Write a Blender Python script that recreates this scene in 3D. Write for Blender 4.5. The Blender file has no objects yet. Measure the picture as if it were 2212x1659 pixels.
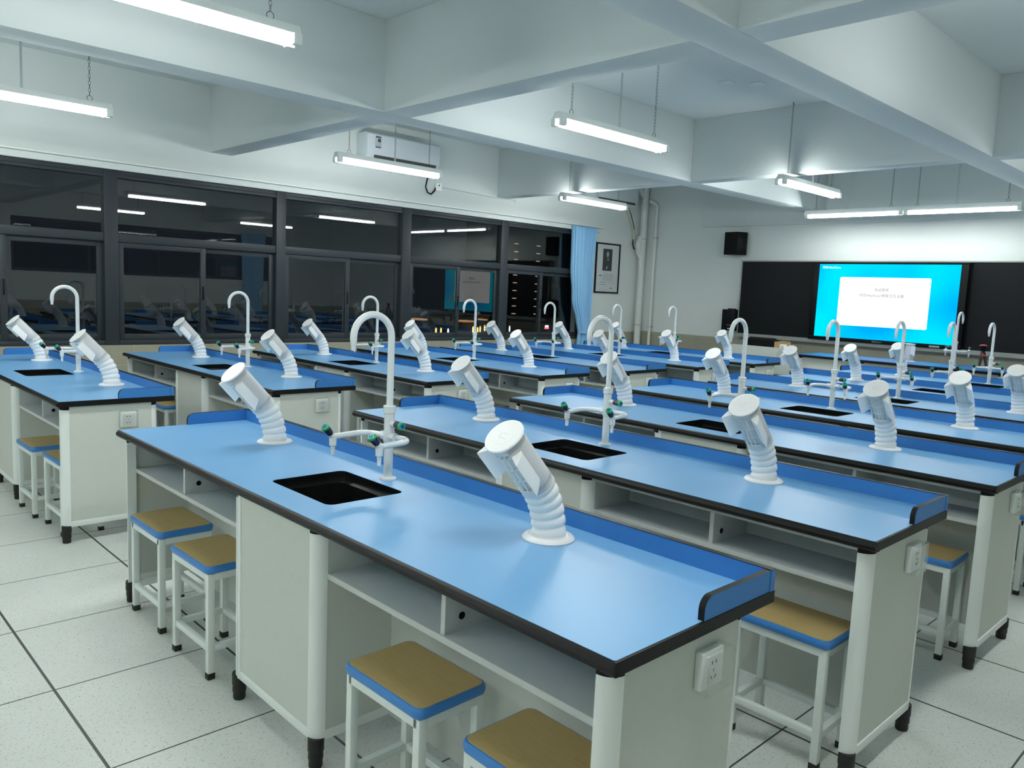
import bpy, bmesh, math, random
from mathutils import Vector, Matrix
random.seed(7)
S = bpy.context.scene
C = S.collection
PI = math.pi

# ------------------------------------------------------------------ camera, world, exposure
F_PX, YAW, PITCH, ROLL, CAM_Z = 1703.71, -0.804131, -0.115882, 0.0442822, 1.45882
fw = Vector((math.sin(YAW) * math.cos(PITCH), math.cos(YAW) * math.cos(PITCH), math.sin(PITCH)))
r0 = Vector((math.cos(YAW), -math.sin(YAW), 0)); u0 = r0.cross(fw)
rt = math.cos(ROLL) * r0 + math.sin(ROLL) * u0
up = -math.sin(ROLL) * r0 + math.cos(ROLL) * u0
cam_d = bpy.data.cameras.new('camera'); cam = bpy.data.objects.new('camera', cam_d); C.objects.link(cam)
cam.matrix_world = Matrix(((rt.x, up.x, -fw.x, 0), (rt.y, up.y, -fw.y, 0), (rt.z, up.z, -fw.z, CAM_Z), (0, 0, 0, 1)))
cam_d.sensor_fit = 'HORIZONTAL'; cam_d.sensor_width = 36.0; cam_d.lens = F_PX / 2212 * 36.0
cam_d.clip_start = 0.05; cam_d.clip_end = 500
S.camera = cam
W = bpy.data.worlds.new('night'); S.world = W; W.use_nodes = True
W.node_tree.nodes['Background'].inputs[0].default_value = (0.010, 0.013, 0.018, 1)
W.node_tree.nodes['Background'].inputs[1].default_value = 0.5
S.view_settings.view_transform = 'Standard'; S.view_settings.look = 'None'
S.view_settings.gamma = 1.0; S.view_settings.use_curve_mapping = False
S.view_settings.exposure = 0.68
S.cycles.max_bounces = 14; S.cycles.diffuse_bounces = 6; S.cycles.transparent_max_bounces = 16
TUBE_STRENGTH = 46.0
TUBE_COLOR = (0.955, 1.0, 0.965)

# ------------------------------------------------------------------ materials
def newmat(name):
    m = bpy.data.materials.new(name); m.use_nodes = True
    return m, m.node_tree.nodes, m.node_tree.links
def pm(name, col, rough=0.5, metal=0.0, spec=0.5, var=0.0, vscale=8.0, bump=0.0, bscale=200.0, coat=0.0):
    m, N, L = newmat(name); b = N['Principled BSDF']
    b.inputs['Base Color'].default_value = (*col, 1); b.inputs['Roughness'].default_value = rough
    b.inputs['Metallic'].default_value = metal; b.inputs['Specular IOR Level'].default_value = spec
    b.inputs['Coat Weight'].default_value = coat
    tc = N.new('ShaderNodeTexCoord')
    if var > 0:
        n = N.new('ShaderNodeTexNoise'); n.inputs['Scale'].default_value = vscale; n.inputs['Detail'].default_value = 4
        L.new(tc.outputs['Object'], n.inputs['Vector'])
        r = N.new('ShaderNodeMapRange'); r.inputs[3].default_value = 1 - var; r.inputs[4].default_value = 1 + var
        L.new(n.outputs['Fac'], r.inputs[0])
        mx = N.new('ShaderNodeMix'); mx.data_type = 'RGBA'; mx.blend_type = 'MULTIPLY'; mx.inputs[0].default_value = 1
        mx.inputs[6].default_value = (*col, 1); L.new(r.outputs[0], mx.inputs[7]); L.new(mx.outputs[2], b.inputs['Base Color'])
    if bump > 0:
        n2 = N.new('ShaderNodeTexNoise'); n2.inputs['Scale'].default_value = bscale
        L.new(tc.outputs['Object'], n2.inputs['Vector'])
        bp = N.new('ShaderNodeBump'); bp.inputs['Strength'].default_value = bump; bp.inputs['Distance'].default_value = 0.002
        L.new(n2.outputs['Fac'], bp.inputs['Height']); L.new(bp.outputs['Normal'], b.inputs['Normal'])
    return m
def emis(name, col, strength):
    m, N, L = newmat(name); N.remove(N['Principled BSDF'])
    e = N.new('ShaderNodeEmission'); e.inputs[0].default_value = (*col, 1); e.inputs[1].default_value = strength
    L.new(e.outputs[0], N['Material Output'].inputs[0]); return m
def clear(name, tint, rough, ior):
    m, N, L = newmat(name); N.remove(N['Principled BSDF'])
    t = N.new('ShaderNodeBsdfTransparent'); t.inputs[0].default_value = (*tint, 1)
    g = N.new('ShaderNodeBsdfGlossy'); g.inputs['Roughness'].default_value = rough
    f = N.new('ShaderNodeFresnel'); ge = N.new('ShaderNodeNewGeometry')
    mr = N.new('ShaderNodeMapRange'); mr.inputs[3].default_value = ior; mr.inputs[4].default_value = 1 / ior
    L.new(ge.outputs['Backfacing'], mr.inputs[0]); L.new(mr.outputs[0], f.inputs['IOR'])
    mx = N.new('ShaderNodeMixShader'); L.new(f.outputs[0], mx.inputs[0]); L.new(t.outputs[0], mx.inputs[1]); L.new(g.outputs[0], mx.inputs[2])
    L.new(mx.outputs[0], N['Material Output'].inputs[0]); return m

M = {}
M['paint'] = pm('painted_plaster', (0.71, 0.75, 0.735), 0.85, spec=0.25, var=0.025, vscale=2.5, bump=0.06, bscale=120)
M['ceil'] = pm('ceiling_paint', (0.64, 0.685, 0.69), 0.9, spec=0.2, var=0.025, vscale=2.0, bump=0.05, bscale=90)
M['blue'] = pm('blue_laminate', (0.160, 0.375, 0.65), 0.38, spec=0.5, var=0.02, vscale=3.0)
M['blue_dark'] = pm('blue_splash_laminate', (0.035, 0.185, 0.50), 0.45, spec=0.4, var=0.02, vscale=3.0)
M['black_edge'] = pm('black_edging', (0.006, 0.0065, 0.006), 0.45, spec=0.22, var=0.1, vscale=20)
M['black'] = pm('black_plastic', (0.004, 0.005, 0.006), 0.45, spec=0.18)
M['sinkblack'] = pm('black_pp_sink', (0.007, 0.007, 0.0075), 0.2, spec=0.6)
M['panel'] = pm('grey_board', (0.60, 0.625, 0.58), 0.6, spec=0.3, var=0.03, vscale=60)
M['shelf'] = pm('grey_melamine', (0.55, 0.58, 0.565), 0.55, spec=0.3, var=0.02, vscale=60)
M['alu'] = pm('white_aluminium_profile', (0.80, 0.84, 0.82), 0.4, spec=0.45, var=0.01, vscale=5)
M['plastic'] = pm('white_plastic', (0.93, 0.935, 0.925), 0.38, spec=0.45, var=0.01, vscale=5)
M['white_enamel'] = pm('white_enamel', (0.82, 0.85, 0.86), 0.18, spec=0.5, coat=0.3, var=0.01)
M['cage'] = pm('grille_plastic', (0.84, 0.86, 0.845), 0.4, spec=0.4, var=0.02)
M['slot'] = pm('grey_slot', (0.30, 0.33, 0.33), 0.6)
M['navy'] = pm('navy_knob', (0.018, 0.015, 0.055), 0.28, spec=0.5)
M['green'] = pm('green_ring', (0.02, 0.42, 0.13), 0.3)
M['knobblue'] = pm('blue_cap', (0.01, 0.06, 0.42), 0.3)
M['seatblue'] = pm('blue_seat_edge', (0.045, 0.215, 0.57), 0.3, spec=0.5)
M['steel_white'] = pm('white_painted_steel', (0.76, 0.81, 0.78), 0.4, spec=0.4, var=0.01)
M['rubber'] = pm('black_rubber', (0.012, 0.013, 0.012), 0.6)
M['frame'] = pm('charcoal_aluminium', (0.030, 0.038, 0.045), 0.45, spec=0.25, var=0.03, vscale=15)
M['pipe'] = pm('white_pvc', (0.66, 0.69, 0.66), 0.5, var=0.03, vscale=6)
M['board'] = pm('chalkboard_black', (0.006, 0.0075, 0.009), 0.5, spec=0.2, var=0.06, vscale=3)
M['tray'] = pm('grey_tray', (0.33, 0.35, 0.34), 0.5)
M['fixture'] = pm('lamp_housing', (0.80, 0.84, 0.82), 0.4)
M['chain'] = pm('steel_chain', (0.14, 0.15, 0.15), 0.4, metal=0.7)
M['cord'] = pm('grey_cord', (0.50, 0.54, 0.56), 0.6)
M['ac'] = pm('aircon_white', (0.70, 0.75, 0.78), 0.4, var=0.01)
M['vent'] = pm('dark_vent', (0.05, 0.055, 0.05), 0.6, var=0.2, vscale=40)
M['sticker'] = pm('sticker_blue', (0.03, 0.09, 0.30), 0.5)
M['paper'] = pm('paper', (0.60, 0.62, 0.62), 0.6, var=0.015, vscale=6)
M['photo'] = pm('photo_dark', (0.035, 0.042, 0.043), 0.4, var=0.15, vscale=12)
M['photo_light'] = pm('photo_light', (0.36, 0.38, 0.37), 0.5, var=0.2, vscale=60)
M['ink'] = pm('ink', (0.07, 0.075, 0.08), 0.6)
M['card'] = pm('cardboard', (0.45, 0.29, 0.13), 0.8, var=0.06, vscale=20)
M['red'] = pm('red_plastic', (0.32, 0.035, 0.03), 0.4)
M['mesh_black'] = pm('chair_mesh', (0.006, 0.007, 0.007), 0.7, spec=0.2, var=0.2, vscale=150)
M['wrap'] = pm('hose_wrap', (0.52, 0.54, 0.42), 0.7, var=0.15, vscale=30)
M['glass'] = clear('window_glass', (0.90, 0.93, 0.92), 0.0, 1.62)
M['cover'] = clear('clear_plastic_cover', (0.97, 0.985, 0.98), 0.03, 1.5)
M['tube'] = emis('fluorescent_tube', TUBE_COLOR, TUBE_STRENGTH)
M['night_wall'] = pm('night_building', (0.05, 0.05, 0.05), 0.9, var=0.2, vscale=0.5)
M['winlit'] = emis('lit_window', (1.0, 0.70, 0.55), 0.28)
M['winwhite'] = emis('lit_window_white', (0.9, 0.95, 1.0), 1.6)
M['sodium'] = emis('sodium_lamp', (1.0, 0.55, 0.16), 1.6)
M['redsign'] = emis('red_sign', (1.0, 0.06, 0.14), 2.0)

b_ = M['plastic'].node_tree.nodes['Principled BSDF']; b_.inputs['Subsurface Weight'].default_value = 0.5; b_.inputs['Subsurface Radius'].default_value = (.9, 1.0, .95); b_.inputs['Subsurface Scale'].default_value = .03

def wood_mat():
    m, N, L = newmat('seat_laminate'); b = N['Principled BSDF']
    tc = N.new('ShaderNodeTexCoord'); mp = N.new('ShaderNodeMapping'); mp.inputs['Scale'].default_value = (6, 120, 6)
    n = N.new('ShaderNodeTexNoise'); n.inputs['Scale'].default_value = 3; n.inputs['Detail'].default_value = 5
    L.new(tc.outputs['Object'], mp.inputs[0]); L.new(mp.outputs[0], n.inputs['Vector'])
    cr = N.new('ShaderNodeValToRGB')
    cr.color_ramp.elements[0].position = 0.3; cr.color_ramp.elements[0].color = (0.45, 0.325, 0.135, 1)
    cr.color_ramp.elements[1].position = 0.75; cr.color_ramp.elements[1].color = (0.54, 0.405, 0.18, 1)
    L.new(n.outputs['Fac'], cr.inputs[0]); L.new(cr.outputs[0], b.inputs['Base Color'])
    b.inputs['Roughness'].default_value = 0.42; b.inputs['Specular IOR Level'].default_value = 0.4
    return m
M['wood'] = wood_mat()

def floor_mat():
    m, N, L = newmat('raised_floor_tile'); b = N['Principled BSDF']
    tc = N.new('ShaderNodeTexCoord'); sx = N.new('ShaderNodeSeparateXYZ'); L.new(tc.outputs['Object'], sx.inputs[0])
    def math_(op, a, bb=None, v=None):
        n = N.new('ShaderNodeMath'); n.operation = op
        for i, x in enumerate((a, bb)):
            if x is None: continue
            if isinstance(x, (int, float)): n.inputs[i].default_value = x
            else: L.new(x, n.inputs[i])
        return n.outputs[0]
    def line(src, off, half):
        t = math_('SUBTRACT', src, off); t = math_('DIVIDE', t, 0.6); t = math_('FRACT', t)
        d = math_('MINIMUM', t, math_('SUBTRACT', 1.0, t)); d = math_('MULTIPLY', d, 0.6)
        return math_('LESS_THAN', d, half)
    lx = line(sx.outputs[0], -2.37 + 6.0, 0.0032); ly = line(sx.outputs[1], 0.695, 0.0048)
    gl = math_('MAXIMUM', lx, ly)
    # short fibres: stretched noise thresholded, in two directions
    def fibre(scale, rot, thr):
        mp = N.new('ShaderNodeMapping'); mp.inputs['Scale'].default_value = scale; mp.inputs['Rotation'].default_value = (0, 0, rot)
        L.new(tc.outputs['Object'], mp.inputs[0])
        n = N.new('ShaderNodeTexNoise'); n.inputs['Scale'].default_value = 1.0; n.inputs['Detail'].default_value = 1.0
        L.new(mp.outputs[0], n.inputs['Vector']); return math_('GREATER_THAN', n.outputs['Fac'], thr)
    f1 = math_('MAXIMUM', fibre((70, 260, 1), 0.5, 0.69), fibre((260, 70, 1), 0.3, 0.69))
    f2 = math_('MAXIMUM', fibre((60, 240, 1), 1.9, 0.70), fibre((60, 240, 1), -0.4, 0.70))
    n = N.new('ShaderNodeTexNoise'); n.inputs['Scale'].default_value = 2.2; n.inputs['Detail'].default_value = 6
    L.new(tc.outputs['Object'], n.inputs['Vector'])
    cr = N.new('ShaderNodeValToRGB'); cr.color_ramp.elements[0].position = 0.3; cr.color_ramp.elements[0].color = (0.57, 0.595, 0.56, 1)
    cr.color_ramp.elements[1].position = 0.7; cr.color_ramp.elements[1].color = (0.64, 0.66, 0.625, 1); L.new(n.outputs['Fac'], cr.inputs[0])
    def mix(fac, a, col):
        x = N.new('ShaderNodeMix'); x.data_type = 'RGBA'; L.new(fac, x.inputs[0]); L.new(a, x.inputs[6]); x.inputs[7].default_value = (*col, 1); return x.outputs[2]
    c = mix(math_('MULTIPLY', f2, 0.45), cr.outputs[0], (0.74, 0.77, 0.74))
    c = mix(math_('MULTIPLY', f1, 0.8), c, (0.17, 0.19, 0.17))
    c = mix(gl, c, (0.035, 0.042, 0.04))
    L.new(c, b.inputs['Base Color']); b.inputs['Roughness'].default_value = 0.42; b.inputs['Specular IOR Level'].default_value = 0.35
    return m
M['floor'] = floor_mat()

def tile_mat():
    m, N, L = newmat('dado_tile'); b = N['Principled BSDF']
    tc = N.new('ShaderNodeTexCoord'); sx = N.new('ShaderNodeSeparateXYZ'); L.new(tc.outputs['Object'], sx.inputs[0])
    ad = N.new('ShaderNodeMath'); L.new(sx.outputs[0], ad.inputs[0]); L.new(sx.outputs[1], ad.inputs[1])
    cb = N.new('ShaderNodeCombineXYZ'); L.new(ad.outputs[0], cb.inputs[0]); L.new(sx.outputs[2], cb.inputs[1])
    br = N.new('ShaderNodeTexBrick'); br.offset = 0; br.inputs['Scale'].default_value = 1
    br.inputs['Brick Width'].default_value = 0.60; br.inputs['Row Height'].default_value = 0.30; br.inputs['Mortar Size'].default_value = 0.0025
    br.inputs['Color1'].default_value = (0.335, 0.325, 0.255, 1); br.inputs['Color2'].default_value = (0.35, 0.34, 0.27, 1); br.inputs['Mortar'].default_value = (0.44, 0.43, 0.36, 1)
    L.new(cb.outputs[0], br.inputs['Vector']); L.new(br.outputs['Color'], b.inputs['Base Color'])
    b.inputs['Roughness'].default_value = 0.35; return m
M['tile'] = tile_mat()

def curtain_mat():
    m, N, L = newmat('pale_blue_fabric'); b = N['Principled BSDF']
    tc = N.new('ShaderNodeTexCoord'); n = N.new('ShaderNodeTexNoise'); n.inputs['Scale'].default_value = 250
    L.new(tc.outputs['Object'], n.inputs['Vector'])
    cr = N.new('ShaderNodeValToRGB'); cr.color_ramp.elements[0].color = (0.25, 0.51, 0.79, 1); cr.color_ramp.elements[1].color = (0.32, 0.60, 0.86, 1)
    L.new(n.outputs['Fac'], cr.inputs[0]); L.new(cr.outputs[0], b.inputs['Base Color'])
    b.inputs['Roughness'].default_value = 0.75; return m
M['curtain'] = curtain_mat()

def screen_mat():
    m, N, L = newmat('display_wallpaper'); N.remove(N['Principled BSDF'])
    tc = N.new('ShaderNodeTexCoord'); n = N.new('ShaderNodeTexNoise'); n.inputs['Scale'].default_value = 1.1; n.inputs['Detail'].default_value = 1
    L.new(tc.outputs['Object'], n.inputs['Vector'])
    cr = N.new('ShaderNodeValToRGB')
    cr.color_ramp.elements[0].position = 0.35; cr.color_ramp.elements[0].color = (0.0, 0.42, 1.0, 1)
    cr.color_ramp.elements[1].position = 0.66; cr.color_ramp.elements[1].color = (0.0, 0.82, 1.0, 1)
    L.new(n.outputs['Fac'], cr.inputs[0])
    e = N.new('ShaderNodeEmission'); e.inputs[1].default_value = 0.66; L.new(cr.outputs[0], e.inputs[0])
    L.new(e.outputs[0], N['Material Output'].inputs[0]); return m
M['screen'] = screen_mat()
M['screen_card'] = emis('display_white', (1.0, 1.0, 1.0), 0.80)
M['screen_text'] = emis('display_grey_text', (0.20, 0.21, 0.22), 0.5)
M['screen_logo'] = emis('display_logo', (0.95, 1.0, 1.0), 0.8)
M['bezel_text'] = pm('bezel_mark', (0.45, 0.47, 0.48), 0.5)

# ------------------------------------------------------------------ mesh builder
class MB:
    def __init__(s): s.v = []; s.f = []; s.m = []
    def add(s, vs, fs, m=0):
        o = len(s.v); s.v += [tuple(p) for p in vs]
        for f in fs: s.f.append(tuple(o + i for i in f)); s.m.append(m)
        return s
    def box(s, x0, x1, y0, y1, z0, z1, m=0):
        vs = [(x, y, z) for z in (z0, z1) for y in (y0, y1) for x in (x0, x1)]
        return s.add(vs, [(0, 2, 3, 1), (4, 5, 7, 6), (0, 1, 5, 4), (2, 6, 7, 3), (0, 4, 6, 2), (1, 3, 7, 5)], m)
    def obox(s, c, ax, ay, az, m=0):     # oriented box, half-axis vectors
        c, ax, ay, az = map(Vector, (c, ax, ay, az))
        vs = [c + i * ax + j * ay + k * az for k in (-1, 1) for j in (-1, 1) for i in (-1, 1)]
        return s.add(vs, [(0, 2, 3, 1), (4, 5, 7, 6), (0, 1, 5, 4), (2, 6, 7, 3), (0, 4, 6, 2), (1, 3, 7, 5)], m)
    def prism(s, poly, fn, a, b, m=0, capm=None):  # poly 2d, fn(u,v,t)->3d, between t=a and t=b
        n = len(poly); vs = [fn(u, v, a) for u, v in poly] + [fn(u, v, b) for u, v in poly]
        s.add(vs, [(i, (i + 1) % n, n + (i + 1) % n, n + i) for i in range(n)], m)
        s.f.append(tuple(len(s.v) - 2 * n + i for i in reversed(range(n)))); s.m.append(m if capm is None else capm)
        s.f.append(tuple(len(s.v) - n + i for i in range(n))); s.m.append(m if capm is None else capm); return s
    def tube(s, pts, r, n=10, m=0, caps=True):
        pts = [Vector(p) for p in pts]; rs = r if isinstance(r, (list, tuple)) else [r] * len(pts)
        tang = []
        for i in range(len(pts)):
            a = pts[max(i - 1, 0)]; b = pts[min(i + 1, len(pts) - 1)]; t = (b - a)
            tang.append(t.normalized() if t.length > 1e-9 else Vector((0, 0, 1)))
        ref = Vector((1, 0, 0)) if abs(tang[0].x) < 0.9 else Vector((0, 1, 0))
        nrm = (ref - tang[0] * ref.dot(tang[0])).normalized(); rings = []
        for p, t, rr in zip(pts, tang, rs):
            nrm = nrm - t * nrm.dot(t)
            nrm = nrm.normalized() if nrm.length > 1e-6 else t.orthogonal().normalized()
            bn = t.cross(nrm); rings.append([p + rr * (math.cos(2 * PI * k / n) * nrm + math.sin(2 * PI * k / n) * bn) for k in range(n)])
        vs = [p for ring in rings for p in ring]; fs = []
        for i in range(len(rings) - 1):
            for k in range(n): fs.append((i * n + k, i * n + (k + 1) % n, (i + 1) * n + (k + 1) % n, (i + 1) * n + k))
        if caps: fs += [tuple(reversed(range(n))), tuple((len(rings) - 1) * n + k for k in range(n))]
        return s.add(vs, fs, m)
    def cyl(s, a, b, r, n=16, m=0, r2=None): return s.tube([a, b], [r, r if r2 is None else r2], n, m)
    def lathe(s, prof, n=20, m=0, o=(0, 0, 0), ax=(0, 0, 1), close=False):
        ax = Vector(ax).normalized(); e1 = ax.orthogonal().normalized(); e2 = ax.cross(e1); o = Vector(o)
        vs = [o + ax * z + r * (math.cos(2 * PI * k / n) * e1 + math.sin(2 * PI * k / n) * e2) for r, z in prof for k in range(n)]
        P = len(prof); fs = []
        for i in range(P if close else P - 1):
            j = (i + 1) % P
            for k in range(n): fs.append((i * n + k, i * n + (k + 1) % n, j * n + (k + 1) % n, j * n + k))
        if not close:
            fs.append(tuple(reversed(range(n)))); fs.append(tuple((P - 1) * n + k for k in range(n)))
        return s.add(vs, fs, m)
    def torus(s, o, ax, R, r, n=16, k=8, m=0, e=None, stretch=1.0):
        ax = Vector(ax).normalized(); e1 = Vector(e).normalized() if e else ax.orthogonal().normalized(); e2 = ax.cross(e1); o = Vector(o)
        vs = []; fs = []
        for i in range(n):
            a = 2 * PI * i / n; d = math.cos(a) * e1 + math.sin(a) * e2; cpos = R * (math.cos(a) * stretch * e1 + math.sin(a) * e2)
            for j in range(k):
                b = 2 * PI * j / k; vs.append(o + cpos + r * (math.cos(b) * d + math.sin(b) * ax))
        for i in range(n):
            for j in range(k): fs.append((i * k + j, ((i + 1) % n) * k + j, ((i + 1) % n) * k + (j + 1) % k, i * k + (j + 1) % k))
        return s.add(vs, fs, m)
    def build(s, name, mats, parent=None, bevel=0.0, segs=2, angle=35, weld=False):
        me = bpy.data.meshes.new(name); me.from_pydata(s.v, [], s.f)
        mats = mats if isinstance(mats, (list, tuple)) else [mats]
        for m in mats: me.materials.append(M[m] if isinstance(m, str) else m)
        me.polygons.foreach_set('material_index', s.m)
        bm = bmesh.new(); bm.from_mesh(me)
        if weld: bmesh.ops.remove_doubles(bm, verts=bm.verts, dist=1e-5)
        bmesh.ops.recalc_face_normals(bm, faces=bm.faces)
        if bevel > 0:
            ed = [e for e in bm.edges if len(e.link_faces) == 2 and e.calc_face_angle(0) > math.radians(30)]
            bmesh.ops.bevel(bm, geom=ed, offset=bevel, segments=segs, affect='EDGES', profile=0.5, clamp_overlap=True)
        bm.to_mesh(me); bm.free()
        for p in me.polygons: p.use_smooth = True
        me.set_sharp_from_angle(angle=math.radians(angle))
        o = bpy.data.objects.new(name, me); C.objects.link(o)
        if parent: o.parent = parent
        return o
def tag(o, label=None, cat=None, group=None, kind=None):
    if label: o['label'] = label
    if cat: o['category'] = cat
    if group: o['group'] = group
    if kind: o['kind'] = kind
    return o
def thing(name, label, cat, loc=(0, 0, 0), rz=0, group=None):
    o = bpy.data.objects.new(name, None); C.objects.link(o); o.location = loc; o.rotation_euler = (0, 0, rz); o.empty_display_size = 0.1
    return tag(o, label, cat, group)
def copy_tree(o, parent=None):
    c = o.copy(); C.objects.link(c)
    if parent is not None: c.parent = parent
    for ch in list(o.children): copy_tree(ch, c)
    return c
def struct(o): o['kind'] = 'structure'; return o
def arc(c, r, a0, a1, n, e1, e2):
    c, e1, e2 = Vector(c), Vector(e1), Vector(e2)
    return [c + r * (math.cos(a0 + (a1 - a0) * i / n) * e1 + math.sin(a0 + (a1 - a0) * i / n) * e2) for i in range(n + 1)]
def rrect(x0, x1, y0, y1, r, n=5):
    out = []
    for cx, cy, a in ((x1 - r, y1 - r, 0), (x0 + r, y1 - r, PI / 2), (x0 + r, y0 + r, PI), (x1 - r, y0 + r, 1.5 * PI)):
        for i in range(n + 1): out.append((cx + r * math.cos(a + PI / 2 * i / n), cy + r * math.sin(a + PI / 2 * i / n)))
    return out
def XY(u, v, t): return (u, v, t)
def XZ(u, v, t): return (u, t, v)
def YZ(u, v, t): return (t, u, v)
def text_part(name, body, size, width, loc, rot, mat, parent, align='CENTER', thick=0.0006):
    cu = bpy.data.curves.new(name, 'FONT'); cu.body = body; cu.size = size; cu.align_x = align; cu.align_y = 'CENTER'; cu.extrude = thick; cu.resolution_u = 2
    t = bpy.data.objects.new(name + '_tmp', cu); C.objects.link(t)
    me = bpy.data.meshes.new_from_object(t.evaluated_get(bpy.context.evaluated_depsgraph_get()))
    bpy.data.objects.remove(t)
    xs = [v.co.x for v in me.vertices]
    if width and xs:
        k = width / (max(xs) - min(xs))
        for v in me.vertices: v.co.x *= k; v.co.y *= k
    me.materials.clear(); me.materials.append(M[mat])
    o = bpy.data.objects.new(name, me); C.objects.link(o); o.location = loc; o.rotation_euler = rot
    if parent: o.parent = parent
    return o

# ------------------------------------------------------------------ room shell
XW, XR, YB, YF, ZC, ZB = -8.05, 1.55, -3.0, 10.57, 3.36, 2.72
WZ0, WZ1, WY1 = 0.79, 2.43, 9.20                  # window opening in the left wall
struct(MB().box(XW - .3, XR + .3, YB - .3, YF + .3, -0.12, 0.0).build('floor', 'floor'))
struct(MB().box(XW - .3, XR + .3, YB - .3, YF + .3, ZC, ZC + 0.15).build('ceiling', 'ceil'))
wl = MB(); wl.box(XW - .25, XW, YB - .3, YF + .3, 0, WZ0); wl.box(XW - .25, XW, YB - .3, YF + .3, WZ1, ZC); wl.box(XW - .25, XW, WY1, YF + .3, WZ0, WZ1); wl.box(XW - .25, XW, YB - .3, -0.98, WZ0, WZ1)
struct(wl.build('wall_left', 'paint'))
struct(MB().box(XW - .25, XR + .25, YF, YF + .25, 0, ZC).build('wall_front', 'paint'))
struct(MB().box(XW - .25, XR + .25, YB - .25, YB, 0, ZC).build('wall_back', 'paint'))
wr = MB(); wr.box(XR, XR + .25, YB, YF, 0, 1.46); wr.box(XR, XR + .25, YB, YF, 2.5, ZC)
for a, b in ((YB, -1.5), (3.1, 3.6), (9.1, YF)): wr.box(XR, XR + .25, a, b, 1.46, 2.5)
struct(wr.build('wall_right', 'paint'))
# dado tiles
struct(MB().box(XW, XW + .012, YB, YF, 0, WZ0 - .02).box(XW, XW + .012, WY1, YF, WZ0 - .02, 0.90).build('baseboard_left', 'tile'))
struct(MB().box(XW, XR, YF - .045, YF, 0, 0.92).build('baseboard_front', 'tile'))
struct(MB().box(XR - .012, XR, YB, YF, 0, 0.90).build('baseboard_right', 'tile'))
# concrete beams under the slab, the column and the front beam
BX = ((-5.23, -4.98), (-2.36, -2.10)); BY = ((-0.52, -0.28), (3.38, 3.62), (7.32, 7.52))
k = 1
for x0, x1 in BX:
    struct(MB().box(x0, x1, YB, YF, ZB, ZC).build('trim_%d' % k, 'ceil', bevel=.004)); k += 1
xs = [XW] + [v for p in BX for v in p] + [XR]
for y0, y1 in BY:
    for a, b in zip(xs[0::2], xs[1::2]):
        struct(MB().box(a, b, y0, y1, ZB, ZC).build('trim_%d' % k, 'ceil', bevel=.004)); k += 1
struct(MB().box(-6.90, XR, YF - .030, YF, 2.57, ZC).build('trim_%d' % k, 'paint', bevel=.003)); k += 1   # front beam
# window head strip and sill
struct(MB().box(XW, XW + .05, -1.0, WY1 + .25, WZ1 - .005, WZ1 + .055).box(XW, XW + .02, -1.0, WY1 + .25, WZ1 + .075, WZ1 + .083).build('trim_%d' % k, 'paint', bevel=.003)); k += 1
struct(MB().box(XW - .10, XW + .015, -1.0, WY1, WZ0 - .02, WZ0).build('trim_%d' % k, 'tile')); k += 1

# windows: bays of the left wall, each a fixed light over a pair of sliding sashes
XG = XW - .035
def make_window(num, y0, y1, mull, ysplit):
    fr = MB(); x0, x1 = XG - .045, XG + .040
    fr.box(x0, x1, y0, y1, WZ1 - .045, WZ1); fr.box(x0, x1, y0, y1, WZ0, WZ0 + .045)
    fr.box(x0, x1, y0, y1, 1.765, 1.845)
    fr.box(x0, x1 + .012, y1 - mull, y1, WZ0, WZ1)
    if num == 1: fr.box(x0, x1, y0, y0 + .04, WZ0, WZ1)
    fr.box(XG - .01, XG + .045, y0, y1 - mull, WZ1 - .075, WZ1 - .045)
    w = struct(fr.build('window_%d' % num, 'frame', bevel=.003))
    MB().box(XG - .003, XG + .003, y0 + .005, y1 - mull, 1.845, WZ1 - .045).build('fixed_pane', 'glass', w)
    for (a, b, off) in ((y0, ysplit + .03, 0.012), (ysplit - .03, y1 - mull, -0.016)):
        s_ = MB(); xx0, xx1 = XG + off - .012, XG + off + .012
        s_.box(xx0, xx1, a, a + .055, WZ0 + .045, 1.765); s_.box(xx0, xx1, b - .055, b, WZ0 + .045, 1.765)
        s_.box(xx0, xx1, a + .055, b - .055, WZ0 + .045, WZ0 + .105); s_.box(xx0, xx1, a + .055, b - .055, 1.715, 1.765)
        so = s_.build('sash', 'frame', w, bevel=.002)
        MB().box(XG + off - .003, XG + off + .003, a + .055, b - .055, WZ0 + .105, 1.715).build('pane', 'glass', so)
        if off > 0:
            MB().box(xx1, xx1 + .008, b - .036, b - .020, 1.24, 1.38).build('latch', 'black', so, bevel=.002)
    return w
wins = ((0.62 - 1.62, .76, .11, -.10), (.76, 2.505, .12, 1.57), (2.505, 4.22, .11, 3.32), (4.22, 5.90, .13, 5.02), (5.90, 7.55, .13, 6.70), (7.55, WY1, .05, 8.26))
for i, (a, b, mu, sp) in enumerate(wins): make_window(i + 1, a, b, mu, sp)
# high windows of the right-hand wall, seen only mirrored in the glass opposite
for num, (a, b) in ((7, (-1.5, 3.1)), (8, (3.6, 9.1))):
    fr = MB(); fr.box(XR + .02, XR + .08, a, b, 1.46, 1.52); fr.box(XR + .02, XR + .08, a, b, 2.44, 2.5)
    kk = 4
    for i in range(kk + 1):
        y = a + (b - a - .05) * i / kk; fr.box(XR + .02, XR + .08, y, y + .05, 1.52, 2.44)
    w = struct(fr.build('window_%d' % num, 'frame'))
    for i in range(kk):
        ya = a + (b - a - .05) * i / kk + .05; yb = a + (b - a - .05) * (i + 1) / kk
        MB().box(XR + .045, XR + .051, ya, yb, 1.52, 2.44).build('pane', 'glass', w)

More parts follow.
